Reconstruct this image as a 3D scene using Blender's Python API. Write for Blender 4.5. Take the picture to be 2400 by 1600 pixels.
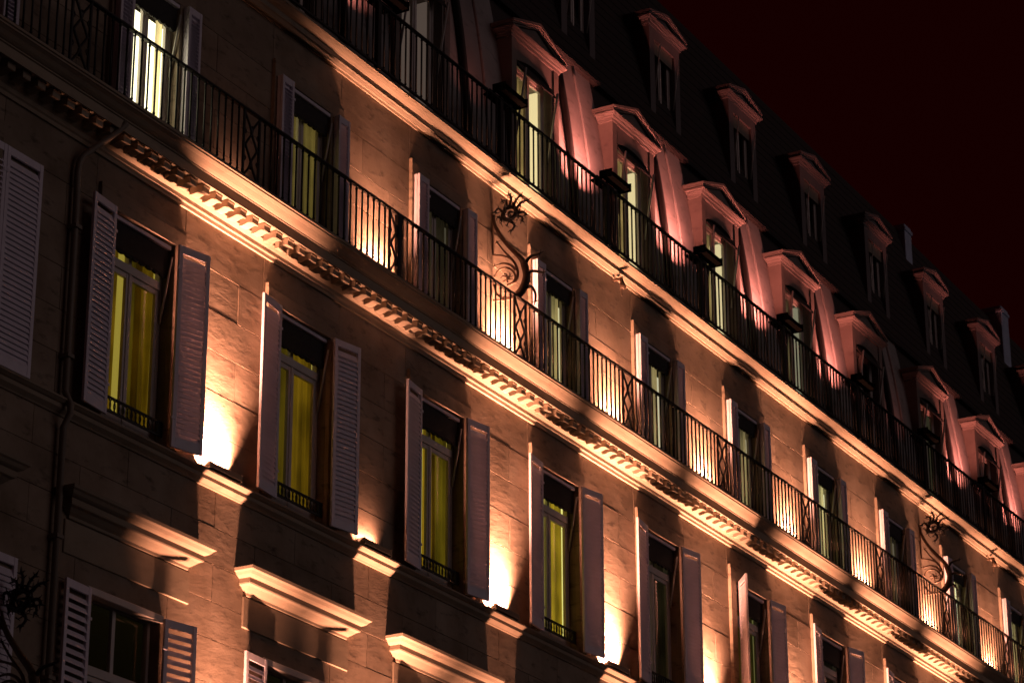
import bpy, bmesh, math, random
from mathutils import Vector, Matrix

random.seed(7)
S = bpy.context.scene
for o in list(bpy.data.objects):
    bpy.data.objects.remove(o, do_unlink=True)
COL = S.collection
R = math.radians
Z0 = 14.3                      # facade level 0 (heads of the tall windows) above the street
BAY = 3.3                      # spacing of the window columns

# ------------------------------------------------------------------ camera
cam = bpy.data.cameras.new('camera')
cam.sensor_fit = 'HORIZONTAL'; cam.sensor_width = 36.0
cam.lens = 6456.43 / 2400 * 36.0
cam.clip_start = 0.5; cam.clip_end = 2000
cam.dof.use_dof = True
cam.dof.focus_distance = 36.0
cam.dof.aperture_fstop = 3.2
co = bpy.data.objects.new('camera', cam); COL.objects.link(co)
co.location = (-19.039, -17.378, -12.669 + Z0)
co.rotation_euler = (R(111.6779), R(0.182), R(-60.9885))
S.camera = co

# ------------------------------------------------------------------ night sky, faint street glow
W = bpy.data.worlds.new('World'); S.world = W; W.use_nodes = True
nt = W.node_tree; nt.nodes.clear()
bg = nt.nodes.new('ShaderNodeBackground'); wo = nt.nodes.new('ShaderNodeOutputWorld')
bg.inputs[0].default_value = (1.0, 0.03, 0.03, 1); bg.inputs[1].default_value = 0.0068
nt.links.new(bg.outputs[0], wo.inputs[0])
sun = bpy.data.lights.new('street_glow', 'SUN'); sun.energy = 0.155; sun.angle = R(50)
sun.color = (1.0, 0.78, 0.76)
so = bpy.data.objects.new('street_glow', sun); COL.objects.link(so)
so.rotation_euler = Vector((-0.30, 1.0, -0.16)).to_track_quat('-Z', 'Y').to_euler()
S.view_settings.view_transform = 'Standard'; S.view_settings.look = 'None'
S.view_settings.exposure = 0.0; S.view_settings.gamma = 1.0
S.view_settings.use_curve_mapping = False

# ------------------------------------------------------------------ materials
def new_mat(name):
    m = bpy.data.materials.new(name); m.use_nodes = True
    t = m.node_tree; b = t.nodes['Principled BSDF']
    return m, t, b

def N(t, kind, **kw):
    n = t.nodes.new(kind)
    for k, v in kw.items():
        if k in n.inputs: n.inputs[k].default_value = v
        else: setattr(n, k, v)
    return n

def plain(name, col, rough=0.6, metal=0.0, var=0.15, scale=6.0, bump=0.0):
    m, t, b = new_mat(name)
    tc = N(t, 'ShaderNodeTexCoord'); no = N(t, 'ShaderNodeTexNoise', Scale=scale, Detail=4.0)
    t.links.new(tc.outputs['Object'], no.inputs['Vector'])
    oi = N(t, 'ShaderNodeObjectInfo')
    ad = N(t, 'ShaderNodeMath', operation='ADD'); t.links.new(no.outputs['Fac'], ad.inputs[0])
    mu = N(t, 'ShaderNodeMath', operation='MULTIPLY'); mu.inputs[1].default_value = 0.35
    t.links.new(oi.outputs['Random'], mu.inputs[0]); t.links.new(mu.outputs[0], ad.inputs[1])
    cr = N(t, 'ShaderNodeValToRGB')
    cr.color_ramp.elements[0].position = 0.3; cr.color_ramp.elements[1].position = 1.0
    cr.color_ramp.elements[0].color = tuple(c * (1 - var) for c in col) + (1,)
    cr.color_ramp.elements[1].color = tuple(min(1, c * (1 + var)) for c in col) + (1,)
    t.links.new(ad.outputs[0], cr.inputs[0]); t.links.new(cr.outputs[0], b.inputs['Base Color'])
    b.inputs['Roughness'].default_value = rough; b.inputs['Metallic'].default_value = metal
    if bump:
        bp = N(t, 'ShaderNodeBump', Strength=bump, Distance=0.01)
        t.links.new(no.outputs['Fac'], bp.inputs['Height']); t.links.new(bp.outputs[0], b.inputs['Normal'])
    return m

def stone(name, c0, c1, c2, streak=1.0, bump=0.5):
    """old limestone: mottling, slanting tool marks and soot stains, fine pores"""
    m, t, b = new_mat(name); L = t.links
    geo = N(t, 'ShaderNodeNewGeometry')
    oi = N(t, 'ShaderNodeObjectInfo')
    off = N(t, 'ShaderNodeVectorMath', operation='SCALE'); off.inputs['Scale'].default_value = 0.0
    n1 = N(t, 'ShaderNodeTexNoise', Scale=1.3, Detail=6.0, Roughness=0.62)
    L.new(geo.outputs['Position'], n1.inputs['Vector'])
    mp = N(t, 'ShaderNodeMapping'); mp.inputs['Rotation'].default_value = (0, R(28), 0)
    mp.inputs['Scale'].default_value = (3.6, 3.4, 9.0)
    L.new(geo.outputs['Position'], mp.inputs['Vector'])
    n2 = N(t, 'ShaderNodeTexNoise', Scale=1.0, Detail=5.0, Roughness=0.6)
    L.new(mp.outputs[0], n2.inputs['Vector'])
    n3 = N(t, 'ShaderNodeTexNoise', Scale=38.0, Detail=3.0)
    L.new(geo.outputs['Position'], n3.inputs['Vector'])
    cr = N(t, 'ShaderNodeValToRGB')
    e = cr.color_ramp.elements
    e[0].position = 0.30; e[0].color = c0 + (1,)
    e[1].position = 0.72; e[1].color = c2 + (1,)
    k = e.new(0.5); k.color = c1 + (1,)
    L.new(n1.outputs['Fac'], cr.inputs[0])
    # dark slanting streaks
    st = N(t, 'ShaderNodeMapRange'); st.inputs['From Min'].default_value = 0.56; st.inputs['From Max'].default_value = 0.70
    st.inputs['To Min'].default_value = 1.0; st.inputs['To Max'].default_value = 1.0 - 0.54 * streak
    L.new(n2.outputs['Fac'], st.inputs['Value'])
    rv = N(t, 'ShaderNodeMapRange'); rv.inputs['To Min'].default_value = 0.80; rv.inputs['To Max'].default_value = 1.08
    L.new(oi.outputs['Random'], rv.inputs['Value'])
    mm = N(t, 'ShaderNodeMath', operation='MULTIPLY'); L.new(st.outputs[0], mm.inputs[0]); L.new(rv.outputs[0], mm.inputs[1])
    vm = N(t, 'ShaderNodeVectorMath', operation='SCALE')
    L.new(cr.outputs[0], vm.inputs[0]); L.new(mm.outputs[0], vm.inputs['Scale'])
    L.new(vm.outputs[0], b.inputs['Base Color'])
    b.inputs['Roughness'].default_value = 0.9
    b.inputs['Specular IOR Level'].default_value = 0.2
    mx = N(t, 'ShaderNodeMath', operation='MULTIPLY_ADD'); mx.inputs[1].default_value = 0.25
    L.new(n3.outputs['Fac'], mx.inputs[0]); L.new(n2.outputs['Fac'], mx.inputs[2])
    bp = N(t, 'ShaderNodeBump', Strength=bump, Distance=0.012)
    L.new(mx.outputs[0], bp.inputs['Height']); L.new(bp.outputs[0], b.inputs['Normal'])
    return m

M = {}
M['stone'] = stone('limestone', (0.19, 0.14, 0.10), (0.29, 0.225, 0.17), (0.37, 0.30, 0.235), bump=0.32)
M['mould'] = stone('moulded_limestone', (0.28, 0.225, 0.17), (0.33, 0.27, 0.205), (0.38, 0.315, 0.24), streak=0.35, bump=0.2)
M['paint'] = plain('pale_grey_paint', (0.76, 0.71, 0.82), 0.5, var=0.10)
M['frame'] = plain('window_paint', (0.66, 0.60, 0.57), 0.5, var=0.08)
M['iron'] = plain('black_wrought_iron', (0.018, 0.015, 0.014), 0.45, 0.2, var=0.3)
M['bronze'] = plain('rusty_wrought_iron', (0.10, 0.062, 0.04), 0.5, 0.3, var=0.4, scale=20)
M['housing'] = plain('lamp_housing', (0.07, 0.065, 0.055), 0.5, 0.2)
M['flood'] = plain('black_flood_housing', (0.004, 0.0035, 0.0035), 0.9, 0.0)
M['flood'].node_tree.nodes['Principled BSDF'].inputs['Specular IOR Level'].default_value = 0.0
M['zinc'] = stone('weathered_zinc', (0.22, 0.21, 0.21), (0.30, 0.285, 0.285), (0.35, 0.33, 0.33), streak=0.5, bump=0.12)
M['dormer'] = stone('dormer_stone', (0.17, 0.14, 0.13), (0.22, 0.185, 0.17), (0.26, 0.22, 0.20), streak=0.4, bump=0.3)
M['darkzinc'] = plain('dark_zinc', (0.13, 0.11, 0.115), 0.6, var=0.15, scale=3)
M['slate'] = plain('dark_slate', (0.024, 0.014, 0.012), 0.7, var=0.3, scale=5, bump=0.3)
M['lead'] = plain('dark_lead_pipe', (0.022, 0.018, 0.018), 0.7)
M['dark'] = plain('dark_interior', (0.03, 0.026, 0.024), 0.9)
M['blind'] = plain('dark_blind_cloth', (0.035, 0.03, 0.028), 0.9, var=0.3, scale=12)
M['chimney'] = plain('rendered_chimney', (0.44, 0.50, 0.66), 0.9, bump=0.2)  # blue tint stands in for cooler light on the stacks
M['pipe'] = plain('painted_drainpipe', (0.20, 0.165, 0.13), 0.6)
M['asphalt'] = plain('asphalt', (0.05, 0.05, 0.05), 0.9, bump=0.3)
M['rod'] = plain('pale_metal_rod', (0.50, 0.47, 0.44), 0.4, 0.1)

def glass_mat():
    m, t, b = new_mat('window_glass'); t.nodes.remove(b)
    out = t.nodes['Material Output']
    tr = N(t, 'ShaderNodeBsdfTransparent'); gl = N(t, 'ShaderNodeBsdfGlossy', Roughness=0.02)
    tr.inputs[0].default_value = (0.93, 0.95, 0.93, 1)
    fr = N(t, 'ShaderNodeFresnel', IOR=1.45); mx = N(t, 'ShaderNodeMixShader')
    gg = N(t, 'ShaderNodeNewGeometry'); su = N(t, 'ShaderNodeMath', operation='SUBTRACT'); su.inputs[0].default_value = 1.0
    t.links.new(gg.outputs['Backfacing'], su.inputs[1]); mu = N(t, 'ShaderNodeMath', operation='MULTIPLY')
    t.links.new(fr.outputs[0], mu.inputs[0]); t.links.new(su.outputs[0], mu.inputs[1])
    t.links.new(mu.outputs[0], mx.inputs[0]); t.links.new(tr.outputs[0], mx.inputs[1]); t.links.new(gl.outputs[0], mx.inputs[2])
    t.links.new(mx.outputs[0], out.inputs[0])
    return m
M['glass'] = glass_mat()

def glow(name, col, s):
    m, t, b = new_mat(name)
    b.inputs['Base Color'].default_value = tuple(c * 0.3 for c in col) + (1,)
    b.inputs['Emission Color'].default_value = col + (1,); b.inputs['Emission Strength'].default_value = s
    return m

CURT = {}
def curtain_mat(col):
    """woven curtain: translucent cloth, fold shading and uneven brightness painted into its colour"""
    key = tuple(round(c, 3) for c in col)
    if key in CURT: return CURT[key]
    m, t, b = new_mat('curtain_cloth'); t.nodes.remove(b)
    out = t.nodes['Material Output']
    tc = N(t, 'ShaderNodeTexCoord'); mp = N(t, 'ShaderNodeMapping'); mp.inputs['Scale'].default_value = (9, 1, 0.25)
    no = N(t, 'ShaderNodeTexNoise', Scale=1.0, Detail=3.0)
    t.links.new(tc.outputs['Object'], mp.inputs[0]); t.links.new(mp.outputs[0], no.inputs['Vector'])
    cr = N(t, 'ShaderNodeValToRGB')
    cr.color_ramp.elements[0].position = 0.32; cr.color_ramp.elements[1].position = 0.68
    cr.color_ramp.elements[0].color = tuple(c * 0.35 for c in col) + (1,)  # dark bands and patches: fold shade and uneven glow put into the colour
    cr.color_ramp.elements[1].color = col + (1,)
    n2 = N(t, 'ShaderNodeTexNoise', Scale=1.6, Detail=2.0); t.links.new(tc.outputs['Object'], n2.inputs['Vector'])
    oi = N(t, 'ShaderNodeObjectInfo'); n2.noise_dimensions = '4D'; mw = N(t, 'ShaderNodeMath', operation='MULTIPLY'); mw.inputs[1].default_value = 20
    t.links.new(oi.outputs['Random'], mw.inputs[0]); t.links.new(mw.outputs[0], n2.inputs['W'])
    ml = N(t, 'ShaderNodeMath', operation='MULTIPLY_ADD'); ml.inputs[1].default_value = 0.9
    t.links.new(n2.outputs['Fac'], ml.inputs[0]); t.links.new(no.outputs['Fac'], ml.inputs[2])
    sb = N(t, 'ShaderNodeMath', operation='SUBTRACT'); sb.inputs[1].default_value = 0.45; t.links.new(ml.outputs[0], sb.inputs[0])
    t.links.new(sb.outputs[0], cr.inputs[0])
    tl = N(t, 'ShaderNodeBsdfTranslucent'); df = N(t, 'ShaderNodeBsdfDiffuse'); mx = N(t, 'ShaderNodeMixShader')
    mx.inputs[0].default_value = 0.35
    t.links.new(cr.outputs[0], tl.inputs[0]); t.links.new(cr.outputs[0], df.inputs[0])
    t.links.new(tl.outputs[0], mx.inputs[1]); t.links.new(df.outputs[0], mx.inputs[2]); t.links.new(mx.outputs[0], out.inputs[0])
    CURT[key] = m
    return m

# ------------------------------------------------------------------ mesh helpers
class MB:
    def __init__(s): s.v = []; s.f = []; s.sm = []
    def add(s, vs, fs, smooth=False):
        k = len(s.v); s.v += [tuple(p) for p in vs]
        for f in fs: s.f.append([i + k for i in f]); s.sm.append(smooth)
        return s
    def box(s, x0, x1, y0, y1, z0, z1):
        vs = [(x, y, z) for z in (z0, z1) for y in (y0, y1) for x in (x0, x1)]
        return s.add(vs, [(0, 2, 3, 1), (4, 5, 7, 6), (0, 1, 5, 4), (2, 6, 7, 3), (0, 4, 6, 2), (1, 3, 7, 5)])
    def ext(s, prof, x0, x1, axis='x'):
        """closed profile [(a,b)...] drawn out along an axis"""
        n = len(prof)
        if axis == 'x': vs = [(x0, a, b) for a, b in prof] + [(x1, a, b) for a, b in prof]
        elif axis == 'y': vs = [(a, x0, b) for a, b in prof] + [(a, x1, b) for a, b in prof]
        else: vs = [(a, b, x0) for a, b in prof] + [(a, b, x1) for a, b in prof]
        fs = [(i, (i + 1) % n, n + (i + 1) % n, n + i) for i in range(n)]
        return s.add(vs, fs + [tuple(range(n))[::-1], tuple(range(n, 2 * n))])
    def ret(s, prof, xl, xr, yw=0.0):
        """moulding with mitred returns to the wall at both ends; prof = [(depth,z)...] from bottom to top, xl/xr at full depth"""
        D = max(d for d, z in prof); vs = []
        for d, z in prof:
            a = xl + (D - d); b = xr - (D - d)
            vs += [(a, yw, z), (a, yw - d, z), (b, yw - d, z), (b, yw, z)]
        fs = []
        for i in range(len(prof) - 1):
            for j in range(3):
                fs.append((4 * i + j, 4 * i + j + 1, 4 * i + 5 + j, 4 * i + 4 + j))
        k = 4 * (len(prof) - 1)
        fs += [(0, 3, 2, 1), (k, k + 1, k + 2, k + 3)]
        return s.add(vs, fs)
    def tube(s, pts, r, n=6, r2=None):
        P = [Vector(p) for p in pts]; m = len(P); vs = []; fs = []
        up = None
        for i, p in enumerate(P):
            d = (P[min(i + 1, m - 1)] - P[max(i - 1, 0)]).normalized()
            if up is None: up = d.orthogonal().normalized()
            up = (up - d * up.dot(d)).normalized(); sd = d.cross(up)
            rr = r if r2 is None else r + (r2 - r) * i / (m - 1)
            for k in range(n):
                a = 2 * math.pi * k / n; vs.append(p + (up * math.cos(a) + sd * math.sin(a)) * rr)
        for i in range(m - 1):
            for k in range(n):
                fs.append((i * n + k, i * n + (k + 1) % n, (i + 1) * n + (k + 1) % n, (i + 1) * n + k))
        fs += [tuple(range(n))[::-1], tuple(range((m - 1) * n, m * n))]
        return s.add(vs, fs, True)
    def mesh(s, name, mat):
        me = bpy.data.meshes.new(name); me.from_pydata(s.v, [], s.f); me.update()
        bm = bmesh.new(); bm.from_mesh(me); bmesh.ops.recalc_face_normals(bm, faces=bm.faces); bm.to_mesh(me); bm.free()
        me.polygons.foreach_set('use_smooth', s.sm)
        me.materials.append(mat)
        return me

def bevel(me, w=0.006):
    bm = bmesh.new(); bm.from_mesh(me)
    bmesh.ops.bevel(bm, geom=[e for e in bm.edges if len(e.link_faces) == 2 and e.calc_face_angle(0) > 0.6], offset=w, segments=1, affect='EDGES')
    bm.to_mesh(me); bm.free(); return me

WP = {}                                       # facade-space position of every object
def put(name, me, parent=None, loc=(0, 0, 0), rz=0.0, local=False, label=None, kind=None):
    """link a mesh; loc is in facade coordinates (z from the window heads) unless local"""
    o = bpy.data.objects.new(name, me); COL.objects.link(o)
    loc = Vector(loc)
    if parent is None:
        o.location = loc + Vector((0, 0, Z0)); WP[o] = loc
    else:
        o.parent = parent
        o.location = loc if local else loc - WP[parent]
        WP[o] = (WP[parent] + loc) if local else loc
    o.rotation_euler = (0, 0, rz)
    if label: o['label'] = label
    if kind: o['kind'] = kind
    return o
def root(name, loc, label, cat, group=None):
    o = bpy.data.objects.new(name, None); COL.objects.link(o)
    o.location = Vector(loc) + Vector((0, 0, Z0)); WP[o] = Vector(loc)
    o.empty_display_size = 0.2
    return tag(o, label, cat, group)
def tag(o, label, cat, group=None):
    o['label'] = label; o['category'] = cat
    if group: o['group'] = group
    return o
def smooth_path(pts, n=6):
    """Catmull-Rom through points"""
    P = [Vector(p) for p in pts]; P = [P[0] * 2 - P[1]] + P + [P[-1] * 2 - P[-2]]; out = []
    for i in range(1, len(P) - 2):
        for k in range(n):
            t = k / n; a, b, c, d = P[i - 1:i + 3]
            out.append(0.5 * ((2 * b) + (c - a) * t + (2 * a - 5 * b + 4 * c - d) * t * t + (3 * b - a - 3 * c + d) * t ** 3))
    return out + [P[-2]]

# ================================================================== STREET
g = MB(); g.add([(-700, -700, -Z0), (900, -700, -Z0), (900, 900, -Z0), (-700, 900, -Z0)], [(0, 1, 2, 3)])
put('street', g.mesh('street', M['asphalt']), kind='structure')
g = MB(); g.box(-30, 80, -4.0, 0.0, -Z0, -Z0 + 0.13)
put('pavement', bevel(g.mesh('pavement', plain('paving', (0.22, 0.21, 0.19), 0.9, bump=0.2)), 0.02), kind='structure')

# ================================================================== BUILDING
XL, XR = -6.0, 47.0
B = root('hotel_building', (18, 0, -Z0), 'long cream stone hotel facade with shuttered windows, balconies and pink lit mansard roof', 'building')
C3 = list(range(-1, 13))                       # window columns
OP3 = (-0.13, 1.06); OP4 = (-0.03, 0.95); OPL = (-0.13, 1.16)
Z3 = (-2.46, 0.0); Z4 = (1.045, 3.06); ZL = (-7.15, -4.38)
def openings(z0, z1):
    for c in C3:
        yield c
# --- backing wall with its window openings
wall = MB()
def wall_band(z0, z1, op=None):
    if op is None: wall.box(XL, XR, 0.014, 0.13, z0, z1); return
    x = XL
    for c in C3:
        a, b = c * BAY + op[0], c * BAY + op[1]
        wall.box(x, a, 0.014, 0.13, z0, z1); x = b
    wall.box(x, XR, 0.014, 0.13, z0, z1)
wall_band(-Z0, ZL[0]); wall_band(*ZL, OPL); wall_band(ZL[1], Z3[0]); wall_band(*Z3, OP3)
wall_band(Z3[1], Z4[0]); wall_band(*Z4, OP4); wall_band(Z4[1], 3.92)
put('wall', wall.mesh('wall', M['stone']), B)
g = MB(); g.box(XL, XR, 1.9, 2.0, -Z0, 9.5); put('inner_wall', g.mesh('inner_wall', M['dark']), B)

# --- ashlar: each stone that can be told apart is its own block standing 14 mm proud of the joints
STONES = []
def block(x0, x1, z0, z1):
    STONES.append((x0, x1, z0, z1))
def courses(z0, z1, n): return [(z0 + (z1 - z0) * i / n, z0 + (z1 - z0) * (i + 1) / n) for i in range(n)]
for c in range(0, 10):
    x = c * BAY
    # piers beside the tall windows
    for i, (a, b) in enumerate(courses(Z3[0], 0.0, 5)):
        l, r = x + OP3[1], x + BAY + OP3[0]
        m = l + (r - l) * (0.36 if i % 2 else 0.64)
        block(l, m, a, b); block(m, r, a, b)
    block(x + OP3[0] - 0.25, x + OP3[1] + 0.25, 0.0, 0.56); block(x + OP3[1] + 0.25, x + BAY + OP3[0] - 0.25, 0.0, 0.56)
for c in range(0, 12):
    x = c * BAY
    for i, (a, b) in enumerate(courses(Z4[0], Z4[1], 4)):
        l, r = x + OP4[1], x + BAY + OP4[0]
        m = l + (r - l) * (0.36 if i % 2 else 0.64)
        block(l, m, a, b); block(m, r, a, b)
    block(x + OP4[0] - 0.3, x + OP4[1] + 0.3, Z4[1], 3.77); block(x + OP4[1] + 0.3, x + BAY + OP4[0] - 0.3, Z4[1], 3.77)
for c in range(0, 5):
    x = c * BAY
    for i, (a, b) in enumerate(courses(ZL[1], -2.65, 4)):
        l = x + 0.45 + (0.0 if i % 2 else 0.82)
        block(l, l + 1.65, a, b); block(l + 1.65, l + BAY, a, b)
    for i, (a, b) in enumerate(courses(ZL[1] - 1.5, ZL[1], 3)):
        block(x + OPL[1], x + BAY + OPL[0], a, b)
G2 = 0.004
for x0, x1, z0, z1 in STONES:
    j = random.uniform(-0.0015, 0.0015)
    m = MB().box(-(x1 - x0) / 2 + G2, (x1 - x0) / 2 - G2, j, 0.02, -(z1 - z0) / 2 + G2, (z1 - z0) / 2 - G2)
    put('stone_block', m.mesh('stone_block', M['stone']), B, ((x0 + x1) / 2, 0, (z0 + z1) / 2))

# --- cornice below the long balcony, with its modillions
p4 = [(0.02, 0.555), (-0.028, 0.555), (-0.032, 0.60), (-0.05, 0.615), (-0.052, 0.665), (-0.085, 0.70), (-0.10, 0.715), (-0.10, 0.80),
      (-0.325, 0.80), (-0.325, 0.765), (-0.345, 0.765), (-0.345, 0.885), (-0.365, 0.892), (-0.365, 0.905),
      (-0.385, 0.912), (-0.415, 0.93), (-0.455, 0.962), (-0.49, 0.98), (-0.505, 0.985), (-0.505, 1.005), (-0.525, 1.01), (-0.525, 1.04), (0.02, 1.044)]
put('balcony_cornice', MB().ext(p4, XL, XR).mesh('balcony_cornice', M['mould']), B)
md = MB().ext([(-0.09, 0.79), (-0.09, 0.69), (-0.13, 0.683), (-0.17, 0.69), (-0.21, 0.705), (-0.245, 0.705), (-0.275, 0.69), (-0.285, 0.695), (-0.285, 0.755), (-0.295, 0.765), (-0.295, 0.79)], -0.065, 0.065).mesh('modillion', M['mould'])
bevel(md, 0.003)
PITCH = BAY / 13
for i in range(0, 158):
    x = -1.0 + i * PITCH
    if x > 38.5: break
    put('modillion', md, B, (x, 0, 0))
# --- cornice at the foot of the roof
p5 = [(0.02, 3.755), (-0.02, 3.755), (-0.03, 3.785), (-0.05, 3.79), (-0.085, 3.81), (-0.12, 3.845), (-0.14, 3.855), (-0.14, 3.925), (-0.165, 3.935),
      (-0.20, 3.945), (-0.235, 3.965), (-0.26, 3.985), (-0.27, 3.985), (-0.27, 4.02), (0.6, 4.03), (0.6, 3.93)]
p5 = [(a, b - 0.055 if b > 3.8 else b) for a, b in p5]
put('roof_cornice', MB().ext(p5, XL, XR).mesh('roof_cornice', M['mould']), B)
# --- sill band under the tall windows
ps = [(0.02, -2.655), (-0.02, -2.655), (-0.03, -2.64), (-0.055, -2.62), (-0.075, -2.605), (-0.08, -2.60), (-0.08, -2.555), (-0.10, -2.548), (-0.125, -2.53),
      (-0.135, -2.522), (-0.14, -2.522), (-0.14, -2.50), (-0.02, -2.485), (0.13, -2.47), (0.13, -2.655)]
put('sill_band', MB().ext(ps, XL, XR).mesh('sill_band', M['mould']), B)
# --- hood mouldings over the windows below
hp = [(0.0, -3.73), (0.03, -3.72), (0.035, -3.69), (0.07, -3.665), (0.11, -3.63), (0.145, -3.615), (0.15, -3.60), (0.15, -3.545), (0.175, -3.535), (0.20, -3.52), (0.225, -3.49), (0.25, -3.475), (0.255, -3.44), (0.0, -3.42)]
hm = MB().ret(hp, -1.30, 1.30).mesh('hood_moulding', M['mould'])
kp = [(0.0, -0.16), (0.05, -0.15), (0.06, -0.05), (0.05, 0.0), (0.0, 0.0)]
for c in range(0, 9):
    x = c * BAY + 0.52
    h = put('hood_moulding', hm, B, (x, -0.002, 0))
    # plain frieze panel below the hood
    put('hood_frieze', bevel(MB().box(-1.12, 1.12, -0.022, 0.01, -4.10, -3.735).mesh('hood_frieze', M['mould']), 0.006), h, (x, 0, 0))

# --- window surrounds: raised plain band with a thin outer fillet
def surround(op, zz, half, top, t=0.05):
    xc = (op[0] + op[1]) / 2; a, b = xc - half, xc + half
    m = MB()
    m.box(a, op[0], -t, 0.012, zz[0] + 0.03, zz[1]); m.box(op[1], b, -t, 0.012, zz[0] + 0.03, zz[1])
    m.box(a, b, -t, 0.012, zz[1], top - 0.05)
    m.box(a, b, -t + 0.004, 0.012, top - 0.05, top)
    return m
s3 = bevel(surround(OP3, Z3, 0.80, 0.25).mesh('window_surround', M['stone']), 0.004)
s4 = bevel(surround(OP4, Z4, 0.80, 3.27).mesh('window_surround', M['stone']), 0.004)
for c in range(-1, 11): put('window_surround', s3, B, (c * BAY, 0, 0))
for c in range(-1, 12): put('window_surround', s4, B, (c * BAY, 0, 0))

# --- shutters
def shutter_frame(w, h, t, back=False, rails=(0.5,), st=0.055):
    """leaf hinged at x=0, hanging from z=0 down, front at y=-t"""
    m = MB()
    m.box(0, st, -t, 0, -h, 0); m.box(w - st, w, -t, 0, -h, 0)
    m.box(st, w - st, -t + 0.003, -0.003, -0.09, 0); m.box(st, w - st, -t + 0.003, -0.003, -h, -h + 0.13)
    for r in rails: m.box(st, w - st, -t + 0.004, -0.004, -h * r - 0.035, -h * r + 0.035)
    if back: m.box(0.004, w - 0.004, 0.006, 0.052, -h + 0.003, -0.003)
    # strap hinges
    for q in (0.12, 0.86): m.box(-0.02, st * 0.8, -t - 0.006, -t, -h * q - 0.018, -h * q + 0.018)
    return m
def slat_spec(w, h, t, pitch, rails=(0.5,), st=0.055):
    n = int((h - 0.24) / pitch); zs = []
    for i in range(n):
        z = -0.12 - pitch * (i + 0.3)
        if z < -h + 0.15: break
        if any(abs(z + h * r) < 0.055 for r in rails): continue
        zs.append(z)
    return zs
def slat_geom(m, w, t, z, st=0.055, drop=0.045):
    # tilted board: lower edge outward
    y0, y1 = -0.004, -t + 0.001
    th = 0.008
    m.add([(st - .004, y0, z), (w - st + .004, y0, z), (w - st + .004, y1, z - drop), (st - .004, y1, z - drop),
           (st - .004, y0, z + th), (w - st + .004, y0, z + th), (w - st + .004, y1, z - drop + th), (st - .004, y1, z - drop + th)],
          [(0, 1, 2, 3), (4, 7, 6, 5), (0, 4, 5, 1), (1, 5, 6, 2), (2, 6, 7, 3), (3, 7, 4, 0)])
class Shutter:
    def __init__(s, w, h, t, pitch, back=False, rails=(0.5,), st=0.055, drop=0.045):
        s.st = st
        s.w = w
        s.fr = {1: bevel(shutter_frame(w, h, t, back, rails, st).mesh('shutter', M['paint']), 0.003)}
        s.zs = slat_spec(w, h, t, pitch, rails, st)
        m = MB(); slat_geom(m, w, t, 0, st, drop); s.one = m.mesh('slat', M['paint'])
        m = MB(); [slat_geom(m, w, t, z, st, drop) for z in s.zs]; s.all = m.mesh('slats', M['paint'])
        # mirrored leaf: swing to the left (x negative)
        for k in ('fr1', 'one', 'all'): pass
        def mir(me):
            q = me.copy(); q.transform(Matrix.Scale(-1, 4, (1, 0, 0))); q.flip_normals(); return q
        s.fr[-1] = mir(s.fr[1]); s.oneM = mir(s.one); s.allM = mir(s.all)
    def place(s, loc, side, ang=0.0, single=False, label=None):
        # ang: degrees the free edge stands away from the wall
        rz = -R(ang) if side > 0 else R(ang)
        o = put('shutter', s.fr[side], B, loc, rz, label=label)
        if single:
            for z in s.zs: put('slat', s.one if side > 0 else s.oneM, o, (0, 0, z), local=True)
        else:
            put('slats', s.all if side > 0 else s.allM, o, (0, 0, 0), local=True, kind='stuff')
        return o
sh3 = Shutter(0.47, 2.44, 0.035, 0.062, rails=(), drop=0.082)
sh4 = Shutter(0.26, 2.02, 0.035, 0.05, back=True, rails=(), st=0.045, drop=0.03)
shL = Shutter(0.47, 2.74, 0.035, 0.096, rails=(0.55,), drop=0.06)
shW = Shutter(0.60, 2.44, 0.035, 0.062, rails=(), drop=0.082)
angR = {1: 13, 2: 11, 3: 9, 4: 11, 5: 10, 6: 8, 7: 12, 8: 10}
angL = {1: 6, 2: 7, 3: 8, 4: 7, 5: 8, 6: 38, 7: 9, 8: 8}
for c in range(1, 10):
    x = c * BAY
    sh3.place((x + OP3[0] - 0.005, -0.085, -0.005), -1, angL.get(c, 6), c <= 3)
    sh3.place((x + OP3[1] + 0.0, -0.085, -0.005), 1, angR.get(c, 9), c <= 3)
for c in range(0, 12):
    x = c * BAY
    sh4.place((x + OP4[0] - 0.012, -0.11, 3.04), -1, 0)
    sh4.place((x + OP4[1] + 0.05, -0.11, 3.04), 1, 0)
for c in range(1, 5):
    x = c * BAY
    shL.place((x + OPL[0] - 0.015, -0.03, -4.385), -1, 4, c <= 2)
    shL.place((x + OPL[1] + 0.015, -0.03, -4.385), 1, 12, c <= 1)
# closed leaves at the far left column
for zt, sh in ((0.0, shW), (-4.385, shW)):
    sh.place((1.34, -0.02, zt), 1, 0); sh.place((1.335, -0.02, zt), -1, 0)

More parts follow.
